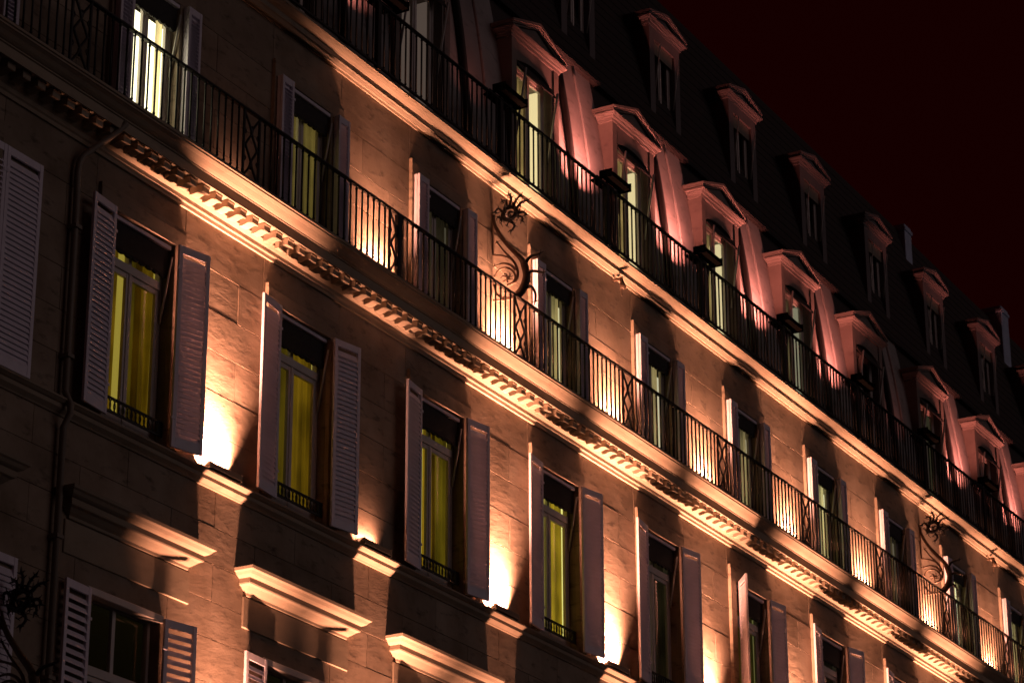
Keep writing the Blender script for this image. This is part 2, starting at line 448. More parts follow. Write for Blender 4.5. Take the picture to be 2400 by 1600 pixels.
# --- windows
def casement(w, h, t=0.05, transom=None, st=0.055, mid=0.10):
    """frame mesh spanning x 0..w, z -h..0, front y=0; returns mesh builder and pane rectangles"""
    m = MB(); panes = []
    m.box(0, 0.045, 0, t + 0.02, -h, 0); m.box(w - 0.045, w, 0, t + 0.02, -h, 0)
    m.box(0.045, w - 0.045, 0.002, t + 0.018, -0.05, 0); m.box(0.045, w - 0.045, 0.002, t + 0.018, -h, -h + 0.04)
    top = -0.05
    if transom:
        m.box(0.045, w - 0.045, -0.015, t + 0.015, -transom - 0.05, -transom + 0.05)
        m.box(w / 2 - 0.03, w / 2 + 0.03, 0.004, t, -transom + 0.05, -0.05)
        panes += [(0.045, w / 2 - 0.03, -transom + 0.05, -0.05), (w / 2 + 0.03, w - 0.045, -transom + 0.05, -0.05)]
        top = -transom - 0.05
    for a, b in ((0.045, w / 2 - 0.002), (w / 2 + 0.002, w - 0.045)):
        z0 = -h + 0.04
        m.box(a, a + st, 0.006, t, z0, top); m.box(b - st, b, 0.006, t, z0, top)
        m.box(a + st, b - st, 0.009, t - 0.003, top - 0.06, top); m.box(a + st, b - st, 0.009, t - 0.003, z0, z0 + 0.16)
        panes.append((a + st, b - st, z0 + 0.16, top - 0.06))
    m.box(w / 2 - 0.022, w / 2 + 0.022, -0.008, 0.006, -h + 0.04, top)      # meeting bead
    return m, panes
def wavy(x0, x1, z0, z1, y, amp=0.025, wl=0.11, seed=0):
    rr = random.Random(seed); n = max(8, int((x1 - x0) / wl * 8)); vs = []; fs = []
    ph = rr.uniform(0, 6)
    for i in range(n + 1):
        x = x0 + (x1 - x0) * i / n
        yy = y + amp * math.sin(2 * math.pi * x / wl + ph) + amp * 0.5 * math.sin(2 * math.pi * x / (wl * 2.7) + ph * 2)
        vs += [(x, yy, z0), (x + 0.006 * math.sin(ph + i), yy * 0.6 + y * 0.4, z1)]
    for i in range(n): fs.append((2 * i, 2 * i + 2, 2 * i + 3, 2 * i + 1))
    m = MB(); m.add(vs, fs, True); return m
GLOWS = {}
def window(c, op, zz, y, transom, room, curtains, blind, seed, rod=True):
    w = op[1] - op[0]; h = zz[1] - zz[0]; x = c * BAY + op[0]
    key = (round(w, 3), round(h, 3), transom)
    if key not in GLOWS:
        m, p = casement(w, h, transom=transom); GLOWS[key] = (bevel(m.mesh('window', M['frame']), 0.003), p)
    me, panes = GLOWS[key]
    o = put('window', me, B, (x, y, zz[1]))
    for a, b, z0, z1 in panes:
        put('pane', MB().box(a + 0.001, b - 0.001, 0.024, 0.029, z0 + .001, z1 - .001).mesh('pane', M['glass']), o, (0, 0, 0), local=True)
    for k, (f0, f1, col) in enumerate(curtains):
        put('curtain', wavy(w * f0, w * f1, -h + 0.03, -0.06, 0.12, seed=seed * 7 + k).mesh('curtain', curtain_mat(col)), o, (0, 0, 0), local=True)
    if room:
        col, s = room; gk = (col, s)
        if gk not in GLOWS: GLOWS[gk] = glow('lit_room', col, s)
        m = MB(); m.add([(-0.25, 0.42, -h), (w + 0.9, 0.42, -h), (w + 0.9, 0.42, 0.0), (-0.25, 0.42, 0.0)], [(0, 1, 2, 3)])
        put('lit_room', m.mesh('lit_room', GLOWS[gk]), o, (0, 0, 0), local=True)
    if blind:
        b = MB(); b.box(0.01, w - 0.01, -0.075, -0.035, -blind, -0.02)
        n = 9
        for i in range(n):          # scalloped hem
            a0 = 0.01 + (w - 0.02) * i / n; a1 = 0.01 + (w - 0.02) * (i + 1) / n; mx = (a0 + a1) / 2
            b.ext([(a0, -blind), (a1, -blind), (a1 - 0.01, -blind - 0.022), (mx, -blind - 0.035), (a0 + 0.01, -blind - 0.022)], -0.07, -0.04, 'y')
        put('blind', b.mesh('blind', M['blind']), o, (0, 0, 0), local=True)
        put('blind_box', bevel(MB().box(0.0, w, -0.11, -0.025, -0.055, -0.005).mesh('blind_box', M['paint']), 0.006), o, (0, -0.005, 0.0), local=True)
    if rod:
        put('blind_arm', MB().tube([(w - 0.03, -0.15, -0.16), (w - 0.03, -0.015, -0.95)], 0.014).mesh('blind_arm', M['rod']), o, (0, 0, 0), local=True)
        put('blind_arm', MB().tube([(0.03, -0.15, -0.16), (0.03, -0.015, -0.95)], 0.014).mesh('blind_arm', M['rod']), o, (0, 0, 0), local=True)
    return o
YEL = (0.78, 0.58, 0.12); OLV = (0.42, 0.36, 0.12); CRM = (0.85, 0.74, 0.50); GRY = (0.45, 0.40, 0.32); GRN = (0.72, 0.68, 0.42)
W3 = {1: (((0.80, 0.60, 0.09), 0.40), [(0.0, 0.22, OLV), (0.20, 0.44, YEL), (0.52, 0.80, OLV), (0.72, 1.0, YEL)]),
      2: (((0.80, 0.62, 0.13), 0.40), [(0.0, 0.30, OLV), (0.30, 0.66, OLV), (0.62, 1.0, YEL)]),
      3: (((0.85, 0.68, 0.12), 0.62), [(0.0, 0.46, GRY), (0.52, 0.76, YEL), (0.70, 1.0, OLV)]),
      4: (((0.88, 0.80, 0.24), 1.15), [(0.0, 0.42, OLV), (0.44, 0.74, CRM), (0.70, 1.0, YEL)]),
      5: (((0.5, 0.42, 0.2), 0.07), [(0.5, 1.0, GRY)]),
      6: (((0.6, 0.56, 0.18), 0.22), [(0.0, 0.5, GRY), (0.5, 1.0, OLV)]),
      7: (None, [(0.4, 1.0, GRY)]), 8: (((0.6, 0.55, 0.2), 0.15), [(0, 1, OLV)])}
for c in range(0, 10):
    room, cur = W3.get(c, (None, []))
    window(c, OP3, Z3, 0.12, 0.50, room, cur, 0.37, 10 + c)
W4 = {1: (((1.0, 0.88, 0.58), 3.6), [(0.86, 1.0, CRM)], 0.33),
      2: (((0.85, 0.68, 0.20), 0.62), [(0.0, 0.30, GRY), (0.50, 1.0, GRY)], 0.30),
      3: (((0.7, 0.6, 0.4), 0.10), [(0.55, 1.0, GRY)], 0.30),
      4: (((0.85, 0.76, 0.45), 0.95), [(0.0, 0.40, GRN), (0.40, 1.0, CRM)], 0.26),
      5: (((0.85, 0.76, 0.52), 0.85), [(0.0, 1.0, CRM)], 0.26),
      6: (((0.85, 0.76, 0.52), 0.80), [(0.0, 1.0, CRM)], 0.26),
      7: (((0.95, 0.92, 0.60), 1.7), [(0.0, 1.0, CRM)], 0.26),
      8: (((0.8, 0.66, 0.45), 0.16), [(0.3, 1.0, CRM)], 0.28),
      9: (((0.95, 0.92, 0.60), 2.0), [(0.0, 1.0, CRM)], 0.28),
      10: (((0.95, 0.92, 0.60), 2.0), [(0.0, 1.0, CRM)], 0.28)}
for c in range(0, 12):
    room, cur, bl = W4.get(c, (None, [], 0.28))
    window(c, OP4, (Z4[0], Z4[1] - 0.004), 0.075, None, room, cur, bl, 40 + c)
for c in range(0, 5):
    window(c, OPL, ZL, 0.13, 0.80, None, [], 0.0, 70 + c, rod=False)
    put('window_head', bevel(MB().box(c * BAY + OPL[0] - 0.03, c * BAY + OPL[1] + 0.03, -0.03, 0.10, ZL[1] - 0.05, ZL[1] + 0.03).mesh('window_head', M['frame']), 0.006), B)
# --- low iron grilles across the feet of the tall windows
gm = MB(); w3 = OP3[1] - OP3[0]
gm.box(0, w3, -0.012, 0.012, -0.02, 0.0); gm.box(0, w3, -0.012, 0.012, -0.18, -0.16)
gm.box(0, 0.09, -0.01, 0.01, -0.16, -0.02); gm.box(w3 - 0.09, w3, -0.01, 0.01, -0.16, -0.02)
nr = 13
for i in range(nr):
    xc = 0.13 + (w3 - 0.26) * i / (nr - 1)
    gm.tube([(xc + 0.050 * math.cos(a), 0.004 * (i % 2), -0.09 + 0.068 * math.sin(a)) for a in [2 * math.pi * k / 14 for k in range(15)]], 0.008, 5)
gme = gm.mesh('window_grille', M['iron'])
for c in range(0, 10): put('window_grille', gme, B, (c * BAY + OP3[0], 0.03, -2.14))

# --- mansard
def ym(z):
    if z < 7.6: return 0.33 + 0.07 * ((z - 3.92) / 1.6) ** 2
    return 1.0 + (z - 7.6) * 0.236
DX, DW = 0.46, 0.72                           # dormer centre in its bay, half width
ZN = [3.96 + (7.59 - 3.96) * i / 14 for i in range(15)]
g = MB(); g.box(XL, XR, 1.25, 1.7, 3.96, 6.80)
g.ext([(ym(z) + 0.03, z) for z in (6.80, 7.0, 7.2, 7.4, 7.595)] + [(1.7, 7.6), (1.7, 6.80)], XL, XR)
roof = put('roof', g.mesh('roof', M['slate']), B)
g = MB(); g.ext([(ym(7.6) + 0.02, 7.605), (ym(12.0), 12.0), (ym(12.0) + 0.25, 12.08), (3.8, 12.4), (3.8, 7.605)], XL, XR)
up = put('upper_roof', g.mesh('upper_roof', M['slate']), B)
# slates on the upper slope, seen as rows
sl = MB()
for i in range(20):
    z = 7.66 + i * 0.215
    sl.ext([(ym(z) - 0.014, z), (ym(z + 0.235) - 0.004, z + 0.235), (ym(z + 0.235) + 0.03, z + 0.235), (ym(z) + 0.03, z)], XL, XR)
put('slate_course', sl.mesh('slate_course', M['slate']), B, kind='stuff')
def panel(w, z0, z1):
    m = MB(); n = 14
    zs = [z0 + (z1 - z0) * i / n for i in range(n + 1)]
    m.add([(x, ym(z), z) for z in zs for x in (0.004, w - 0.004)], [(2 * i, 2 * i + 1, 2 * i + 3, 2 * i + 2) for i in range(n)], True)
    for x in (0.004, w - 0.004):
        m.add([(x, ym(z) + d, z) for z in zs for d in (0, 0.02)], [(2 * i, 2 * i + 1, 2 * i + 3, 2 * i + 2) for i in range(n)])
    if z0 > 5: m.box(0.006, w - 0.006, ym(z0) - 0.012, ym(z0) + 0.01, z0 + 0.001, z0 + 0.03)      # lapped joint
    for z in (z0, z1):
        m.add([(0.004, ym(z), z), (w - 0.004, ym(z), z), (w - 0.004, ym(z) + 0.02, z), (0.004, ym(z) + 0.02, z)], [(0, 1, 2, 3)])
    return m
GAP = BAY - 2 * DW; NP = 3; PW = GAP / NP
lo = panel(PW, 3.965, 5.62).mesh('zinc_panel', M['zinc']); hi = panel(PW, 5.628, 7.58).mesh('zinc_panel', M['zinc'])
bt = MB(); bt.tube([(0, ym(z) - 0.012, z) for z in ZN], 0.028, 8); bt = bt.mesh('zinc_roll', M['zinc'])
dp = MB(); dp.tube([(0, ym(z) - 0.055, z) for z in ZN[:-2]], 0.058, 8); dp = dp.mesh('roof_downpipe', M['lead'])
shd = MB(); shd.add([(x, ym(z) - 0.008, z) for z in ZN[:-2] for x in (0.02, 0.13)], [(2 * i, 2 * i + 1, 2 * i + 3, 2 * i + 2) for i in range(len(ZN) - 3)], True); shd = shd.mesh('shade_strip', M['lead'])  # dark sheet standing in for the shadow beside each dormer cheek
for c in range(0, 12):
    x0 = c * BAY + DX + DW
    for k in range(NP):
        put('zinc_panel', lo, roof, (x0 + k * PW, 0, 0)); put('zinc_panel', hi, roof, (x0 + k * PW, 0, 0))
        if k and k != 1: put('zinc_roll', bt, roof, (x0 + k * PW, 0, 0))
    put('roof_downpipe', dp, roof, (x0 + PW * 0.9, 0, 0))
    put('shade_strip', shd, roof, (x0 + 0.004, 0, 0))
g = MB(); g.ext([(0.62, 7.56), (0.60, 7.60), (0.63, 7.64), (1.06, 7.66), (1.06, 7.56)], XL, XR)
put('roof_gutter', g.mesh('roof_gutter', M['lead']), B)

# --- dormers with pediments
def pediment(hw, y, z, rise, t=0.20, depth=0.35, d=0.11):
    """cornice with returns plus raking cornices; corner top at z"""
    m = MB()
    hz = [(0.0, z - t - 0.02), (0.02, z - t - 0.02), (0.03, z - t + 0.02), (0.055, z - t + 0.03), (0.065, z - t + 0.05), (0.09, z - t + 0.065), (d, z - t + 0.09), (d, z - t + 0.105), (0.0, z - t + 0.11)]
    D = d
    vs = []; fs = []
    for dd, zz in hz:
        a = -hw + (D - dd); vs += [(a, y + depth, zz), (a, y + D - dd, zz), (-a, y + D - dd, zz), (-a, y + depth, zz)]
    for i in range(len(hz) - 1):
        for j in range(3): fs.append((4 * i + j, 4 * i + j + 1, 4 * i + 5 + j, 4 * i + 4 + j))
    k = 4 * (len(hz) - 1); fs += [(0, 3, 2, 1), (k, k + 1, k + 2, k + 3)]
    m.add(vs, fs)
    # raking mouldings, three steps
    for (dy, h0, h1) in ((0.0, 0.055, 0.10), (0.022, 0.025, 0.055), (0.045, -0.005, 0.025)):
        e = hw - dy * 0.6
        zc = z - 0.10
        prof = [(-e, zc + h0), (0, zc + rise + h0), (e, zc + h0), (e, zc + h1), (0, zc + rise + h1), (-e, zc + h1)]
        m.ext(prof, y + dy, y + depth + 0.4, 'y')
    # tympanum
    m.ext([(-hw + 0.08, z - t + 0.10), (hw - 0.08, z - t + 0.10), (0, z - 0.10 + rise)], y + 0.085, y + depth + 0.3, 'y')
    return m
PY = 0.18; PZ = 6.98
body = MB()
by = PY + 0.12
oz = 6.44                                      # head of dormer window
body.box(-DW, -0.55, by, 1.4, 3.965, oz); body.box(0.55, DW, by, 1.4, 3.965, oz)
# segmental head
seg = [(-DW, oz), (-0.55, oz)] + [(-0.55 + 1.1 * k / 10, oz + 0.09 * math.sin(math.pi * k / 10)) for k in range(1, 10)] + [(0.55, oz), (DW, oz), (DW, PZ - 0.215), (-DW, PZ - 0.215)]
body.ext(seg, by, 1.4, 'y')
body.box(-DW - 0.02, -DW + 0.13, by - 0.02, by + 0.02, 3.97, PZ - 0.22); body.box(DW - 0.13, DW + 0.02, by - 0.02, by + 0.02, 3.97, PZ - 0.22)
dme = body.mesh('dormer', M['dormer'])
pme = pediment(0.86, PY, PZ, 0.29).mesh('pediment', M['dormer'])
W5 = {3: (((0.7, 0.5, 0.42), 0.12), [(0.0, 0.25, GRY)]), 4: (((1.0, 0.80, 0.42), 0.95), [(0.15, 0.62, CRM)]), 5: (((1.0, 0.81, 0.44), 0.85), [(0.1, 0.6, CRM)]),
      6: (((1.0, 0.82, 0.46), 0.8), [(0.1, 0.6, CRM)]), 7: (((0.8, 0.74, 0.5), 0.30), [(0.15, 0.6, CRM)]), 9: (((0.5, 0.45, 0.25), 0.06), []), 11: (((0.5, 0.45, 0.25), 0.1), [])}
cw, panes5 = casement(1.02, 2.42, transom=None)
cme = cw.mesh('window_frame', M['frame'])
fl = MB(); fl.ext([(by + 0.10, oz + 0.085), (by + 0.07, oz + 0.085), (by - 0.10, oz - 0.20), (by - 0.085, oz - 0.215), (by + 0.10, oz + 0.04)], -0.535, 0.535)
flm = fl.mesh('blind', M['blind'])
for c in range(0, 12):
    x = c * BAY + DX
    d = put('dormer', dme, B, (x, 0, 0))
    put('pediment', pme, d, (x, 0, 0))
    f = put('window_frame', cme, d, (x - 0.51, by + 0.12, oz + 0.0))
    for a, b, z0, z1 in panes5:
        put('pane', MB().box(a, b, 0.024, 0.029, z0, z1).mesh('pane', M['glass']), d, (x - 0.51, by + 0.12, oz))
    put('blind', flm, d, (x, 0, 0))
    for s in (-1, 1):
        put('blind_arm', MB().tube([(s * 0.50, by - 0.13, oz - 0.14), (s * 0.50, by + 0.05, oz - 1.25)], 0.018).mesh('blind_arm', M['rod']), d, (x, 0, 0))
    room, cur = W5.get(c, (None, []))
    if room:
        gk = room
        if gk not in GLOWS: GLOWS[gk] = glow('lit_room', *room)
        m = MB(); m.add([(-0.5, by + 0.72, 3.97), (0.5, by + 0.72, 3.97), (0.5, by + 0.72, 6.43), (-0.5, by + 0.72, 6.43)], [(0, 1, 2, 3)])
        m.add([(0.535, by + 0.20, 3.97), (0.535, by + 0.71, 3.97), (0.535, by + 0.71, 6.43), (0.535, by + 0.20, 6.43)], [(0, 1, 2, 3)])
        put('lit_room', m.mesh('lit_room', GLOWS[gk]), d, (x, 0, 0))
    for k, (f0, f1, col) in enumerate(cur):
        put('curtain', wavy(-0.5 + f0, -0.5 + f1, 4.0, 6.4, by + 0.25, seed=90 + c * 3 + k).mesh('curtain', curtain_mat(col)), d, (x, 0, 0))
# --- small dormers on the upper slope
UY = 1.15; UZ = 10.58
ub = MB(); uby = UY + 0.10
ub.box(-0.60, -0.40, uby, 2.2, 8.55, 10.15); ub.box(0.40, 0.60, uby, 2.2, 8.55, 10.15)
ub.box(-0.60, 0.60, uby, 2.2, 10.15, UZ - 0.215); ub.box(-0.60, 0.60, uby, 2.2, 8.40, 8.60)
ume = ub.mesh('dormer', M['darkzinc'])
upm = pediment(0.75, UY, UZ, 0.20, depth=0.5).mesh('pediment', M['darkzinc'])
uw, up5 = casement(0.78, 1.52)
uwm = uw.mesh('window_frame', M['frame'])
for c in range(1, 13):
    x = c * BAY + DX
    d = put('dormer', ume, B, (x, 0, 0)); put('pediment', upm, d, (x, 0, 0))
    put('window_frame', uwm, d, (x - 0.39, uby + 0.10, 10.14))
    for a, b, z0, z1 in up5: put('pane', MB().box(a, b, 0.024, 0.029, z0, z1).mesh('pane', M['glass']), d, (x - 0.39, uby + 0.10, 10.14))
    put('blind', MB().box(-0.39, 0.39, uby + 0.04, uby + 0.06, 9.90, 10.14).mesh('blind', M['pipe']), d, (x, 0, 0))
    for s in (-1, 1):
        put('blind_arm', MB().tube([(s * 0.37, uby - 0.10, 10.05), (s * 0.37, uby + 0.03, 9.1)], 0.011).mesh('blind_arm', M['rod']), d, (x, 0, 0))
# --- chimneys
def chimney(x0, x1, y0, y1, z0, z1):
    m = MB(); m.box(x0, x1, y0, y1, z0, z1); m.box(x0 - 0.03, x1 + 0.03, y0 - 0.03, y1 + 0.03, z1 - 0.16, z1 - 0.08)
    o = put('chimney', bevel(m.mesh('chimney', M['chimney']), 0.01), up)
chimney(33.58, 33.97, 1.85, 3.6, 10.9, 12.10)
chimney(39.55, 40.05, 1.75, 3.9, 10.5, 12.28)
chimney(12.0, 12.5, 2.6, 3.6, 11.0, 12.6)

# ================================================================== RAILINGS
def railing(y, z0, z1, x0, x1, per_bay, label, panels, px, posts):
    r = root('balcony_railing', (x0, y, z0), label, 'railing', 'long iron balcony railings')
    put('handrail', bevel(MB().box(x0, x1, y - 0.028, y + 0.028, z1 - 0.035, z1).mesh('handrail', M['iron']), 0.008), r)
    put('bottom_rail', MB().box(x0, x1, y - 0.014, y + 0.014, z0 + 0.05, z0 + 0.08).mesh('bottom_rail', M['iron']), r)
    h = z1 - z0
    bm_ = MB(); bm_.tube([(0, 0, 0.06), (0, 0, h - 0.03)], 0.013, 6)
    bm_.tube([(0, 0, h - 0.075), (0, 0, h - 0.06)], 0.018, 6); bm_.tube([(0, 0, 0.10), (0, 0, 0.115)], 0.018, 6)
    bme = bm_.mesh('baluster', M['iron'])
    step = BAY / per_bay
    pm = MB(); hw = 0.16
    for s in (-hw, hw): pm.box(s - 0.013, s + 0.013, -0.013, 0.013, 0.03, h - 0.03)
    hh = h - 0.12; zc = 0.06 + hh / 2
    for s in (-1, 1):
        pm.tube(smooth_path([(s * hw, 0, h - 0.05), (s * 0.03, 0, h - 0.22), (-s * 0.0, 0, h - 0.30), (-s * 0.09, 0, zc + 0.05), (-s * 0.115, 0, zc), (-s * 0.09, 0, zc - 0.05), (0, 0, 0.30), (s * 0.03, 0, 0.22), (s * hw, 0, 0.05)], 4), 0.016, 5)
        pm.tube([(s * 0.115, 0, zc), (s * hw, 0, zc)], 0.012, 5)
        pm.tube([(0, 0, zc + s * 0.20), (s * 0.0, 0, zc + s * 0.28)], 0.018, 5)
        pm.tube(smooth_path([(s * hw, 0, zc + 0.12), (s * 0.11, 0, zc + 0.17), (s * hw, 0, zc + 0.24)], 3), 0.009, 5)
        pm.tube(smooth_path([(s * hw, 0, zc - 0.12), (s * 0.11, 0, zc - 0.17), (s * hw, 0, zc - 0.24)], 3), 0.009, 5)
    pme_ = pm.mesh('ornament_panel', M['iron'])
    n = 0
    k = int((x0) / step)
    while True:
        x = k * step + (px % step); k += 1
        if x > x1: break
        if x < x0: continue
        d = (x - px + BAY / 2) % BAY - BAY / 2
        if panels and abs(d) < hw + 0.06:
            if abs(d) < step / 2: put('ornament_panel', pme_, r, (x, y, z0))
            continue
        put('baluster', bme, r, (x, y, z0)); n += 1
    for x in posts:
        put('rail_post', bevel(MB().box(x - 0.045, x + 0.045, y - 0.03, y + 0.03, z0 + 0.0, z1 - 0.03).mesh('rail_post', M['iron']), 0.006), r)
    # stays back to the wall
    return r
RY4 = -0.42
railing(RY4, 1.04, 2.0, 0.5, 38.0, 24, 'black iron balcony railing with oval panels in front of the upper shuttered windows', True, 1.963, [8.62])
RY5 = -0.25
railing(RY5, 3.97, 4.99, 5.5, 40.0, 24, 'dark iron balcony railing along the foot of the mansard roof', False, 1.6, [BAY * c + 1.72 for c in range(2, 12)])

# ================================================================== LAMPS
WARM = (1.0, 0.40, 0.23); ROSE = (1.0, 0.26, 0.185)
def area(name, loc, target, sx, sy, power, col, spread=120):
    l = bpy.data.lights.new(name, 'AREA'); l.shape = 'RECTANGLE'; l.size = sx; l.size_y = sy; l.energy = power; l.color = col
    l.spread = R(spread)
    o = bpy.data.objects.new(name, l); COL.objects.link(o)
    d = Vector(target) - Vector(loc); o.rotation_euler = d.to_track_quat('-Z', 'Y').to_euler()
    return o
def wash(x, y, z, power, label, group, length=0.62, spread=91, col=WARM, ltilt=(0.0, 0.62, 1.0), xl=0.0, h=0.10, added_shield=0.0):
    """long uplight box: trough, two end plates, bracket feet; its lamp shines up the wall"""
    r = root('uplight', (x, y, z), label, 'uplight', group)
    m = MB(); hl = length / 2
    m.ext([(-0.055, 0.03), (0.055, 0.03), (0.055, h * 0.9), (0.047, h * 0.9), (0.047, 0.04), (-0.047, 0.04), (-0.047, h), (-0.055, h)], -hl, hl)
    put('housing', bevel(m.mesh('housing', M['housing']), 0.003), r, (0, 0, 0), local=True)
    for s in (-1, 1):
        put('end_plate', bevel(MB().box(s * hl - 0.008, s * hl + 0.008, -0.06, 0.06, 0.022, h + 0.006).mesh('end_plate', M['housing']), 0.003), r, (0, 0, 0), local=True)
        put('foot', MB().box(s * hl * 0.7 - 0.02, s * hl * 0.7 + 0.02, -0.03, 0.03, -0.005, 0.032).mesh('foot', M['housing']), r, (0, 0, 0), local=True)
    if power:
        a = area('uplight_lamp', (x, y, z), (0, 0, 0), length * (0.4 if added_shield else 0.8), 0.008 if added_shield else 0.05, power, col, spread)
        if added_shield:                                                    # unseen shield, added to keep lamp light off the cornice above
            put('added_shield', MB().ext([(-0.063, 0.085), (-0.058, 0.085), (-0.0145, added_shield), (-0.0195, added_shield)], -hl - 0.3, hl + 0.3).mesh('added_shield', M['housing']), r, (0, 0, 0), local=True)
        d = Vector(ltilt); a.rotation_euler = d.to_track_quat('-Z', 'Y').to_euler()
        a.parent = r; a.location = (xl, -0.015 if added_shield else 0.012, h * 0.75)
    return r
ORD = ['', 'first', 'second', 'third', 'fourth', 'fifth', 'sixth', 'seventh', 'eighth', 'ninth', 'tenth', 'eleventh', 'twelfth']
# sill band lamps
P3 = {1: 980, 2: 10, 3: 950, 4: 1000, 5: 950, 6: 900, 7: 900, 8: 900}
for c, p in P3.items():
    state = 'barely glowing' if p < 9 else 'blazing warm'
    wash(c * BAY + 2.10, -0.085, -2.495, p, f'{state} uplight on the sill band, right of the {ORD[c]} tall window from the left', 'warm uplights on the sill band', xl=-0.12)
# lamps on the balcony floor
P4 = {1: 1.5, 2: 150, 3: 330, 4: 230, 5: 245, 6: 265, 7: 220, 8: 240, 9: 195, 10: 205}
for c, p in P4.items():
    state = 'unlit' if p < 1 else 'glowing'
    wash(c * BAY + 2.15, -0.13, 1.05, p, f'{state} uplight behind the railing, right of the {ORD[c]} balcony window from the left', 'warm uplights on the balcony floor', spread=95, ltilt=(0.0, 0.50, 1.0))
# lamps on the ledge of the floor below
for c, p in {1: 150, 2: 155, 3: 55, 4: 100, 5: 100}.items():
    wash(c * BAY + 2.17, -0.255, -7.15, p, f'warm uplight on the lower ledge, right of the {ORD[c]} hooded window from the left', 'warm uplights of the lower floor', spread=55, ltilt=(0.0, 0.04, 1.0), added_shield=0.50)
g = MB(); g.box(XL, XR, -0.45, 0.02, -7.40, -7.155); put('lower_ledge', bevel(g.mesh('lower_ledge', M['mould']), 0.02), B)
# rose floodlights on the roof balcony
P5 = {2: 9, 3: 0.9, 4: 66, 5: 62, 6: 62, 7: 54, 8: 0.9, 9: 56, 10: 56, 11: 50}
fh = bevel(MB().ext([(-0.42, 5.06), (-0.25, 5.04), (-0.22, 5.09), (-0.25, 5.16), (-0.27, 5.13), (-0.40, 5.13), (-0.42, 5.14)], -0.315, 0.315).mesh('housing', M['flood']), 0.004)
for c, p in P5.items():
    x = c * BAY + 1.885; state = 'dim' if p < 1 else 'rose glowing'
    where = f'right of the {ORD[c-1]} large dormer from the left' if c > 2 else 'at the top left of the roof balcony'
    r = root('floodlight', (x, -0.33, 5.04), f'{state} floodlight on the roof railing, {where}', 'floodlight', 'rose floodlights on the roof railing')
    put('housing', fh, r, (x, 0, 0))
    for s in (-1, 1):
        put('end_plate', bevel(MB().box(s * 0.32 - 0.006, s * 0.32 + 0.006, -0.43, -0.21, 5.03, 5.17).mesh('end_plate', M['flood']), 0.002), r, (x, 0, 0))
        put('bracket_arm', MB().tube([(s * 0.2, -0.25, 4.97), (s * 0.2, -0.29, 5.06)], 0.014).mesh('bracket_arm', M['flood']), r, (x, 0, 0))
    for q in (-1, 1):
        put('lamp_arm', MB().tube([(q * 0.28, -0.24, 5.07), (q * 0.28, -0.13, 5.07)], 0.012).mesh('lamp_arm', M['flood']), r, (x, 0, 0))
    put('lamp_head', MB().ext([(-0.15, 5.06), (-0.04, 5.06), (-0.04, 5.08), (-0.135, 5.08), (-0.135, 5.13), (-0.15, 5.135)], -0.29, 0.29).mesh('lamp_head', M['flood']), r, (x, 0, 0))
    a = area('flood_lamp', (x, 0, 0), (0, 0, 0), 0.5, 0.06, p * 0.95, ROSE, 112)
    d = Vector((0.0, 0.42, 1.0)); a.rotation_euler = d.to_track_quat('-Z', 'Y').to_euler()
    a.parent = r; a.location = (0, -0.09 + 0.33, 0.06)

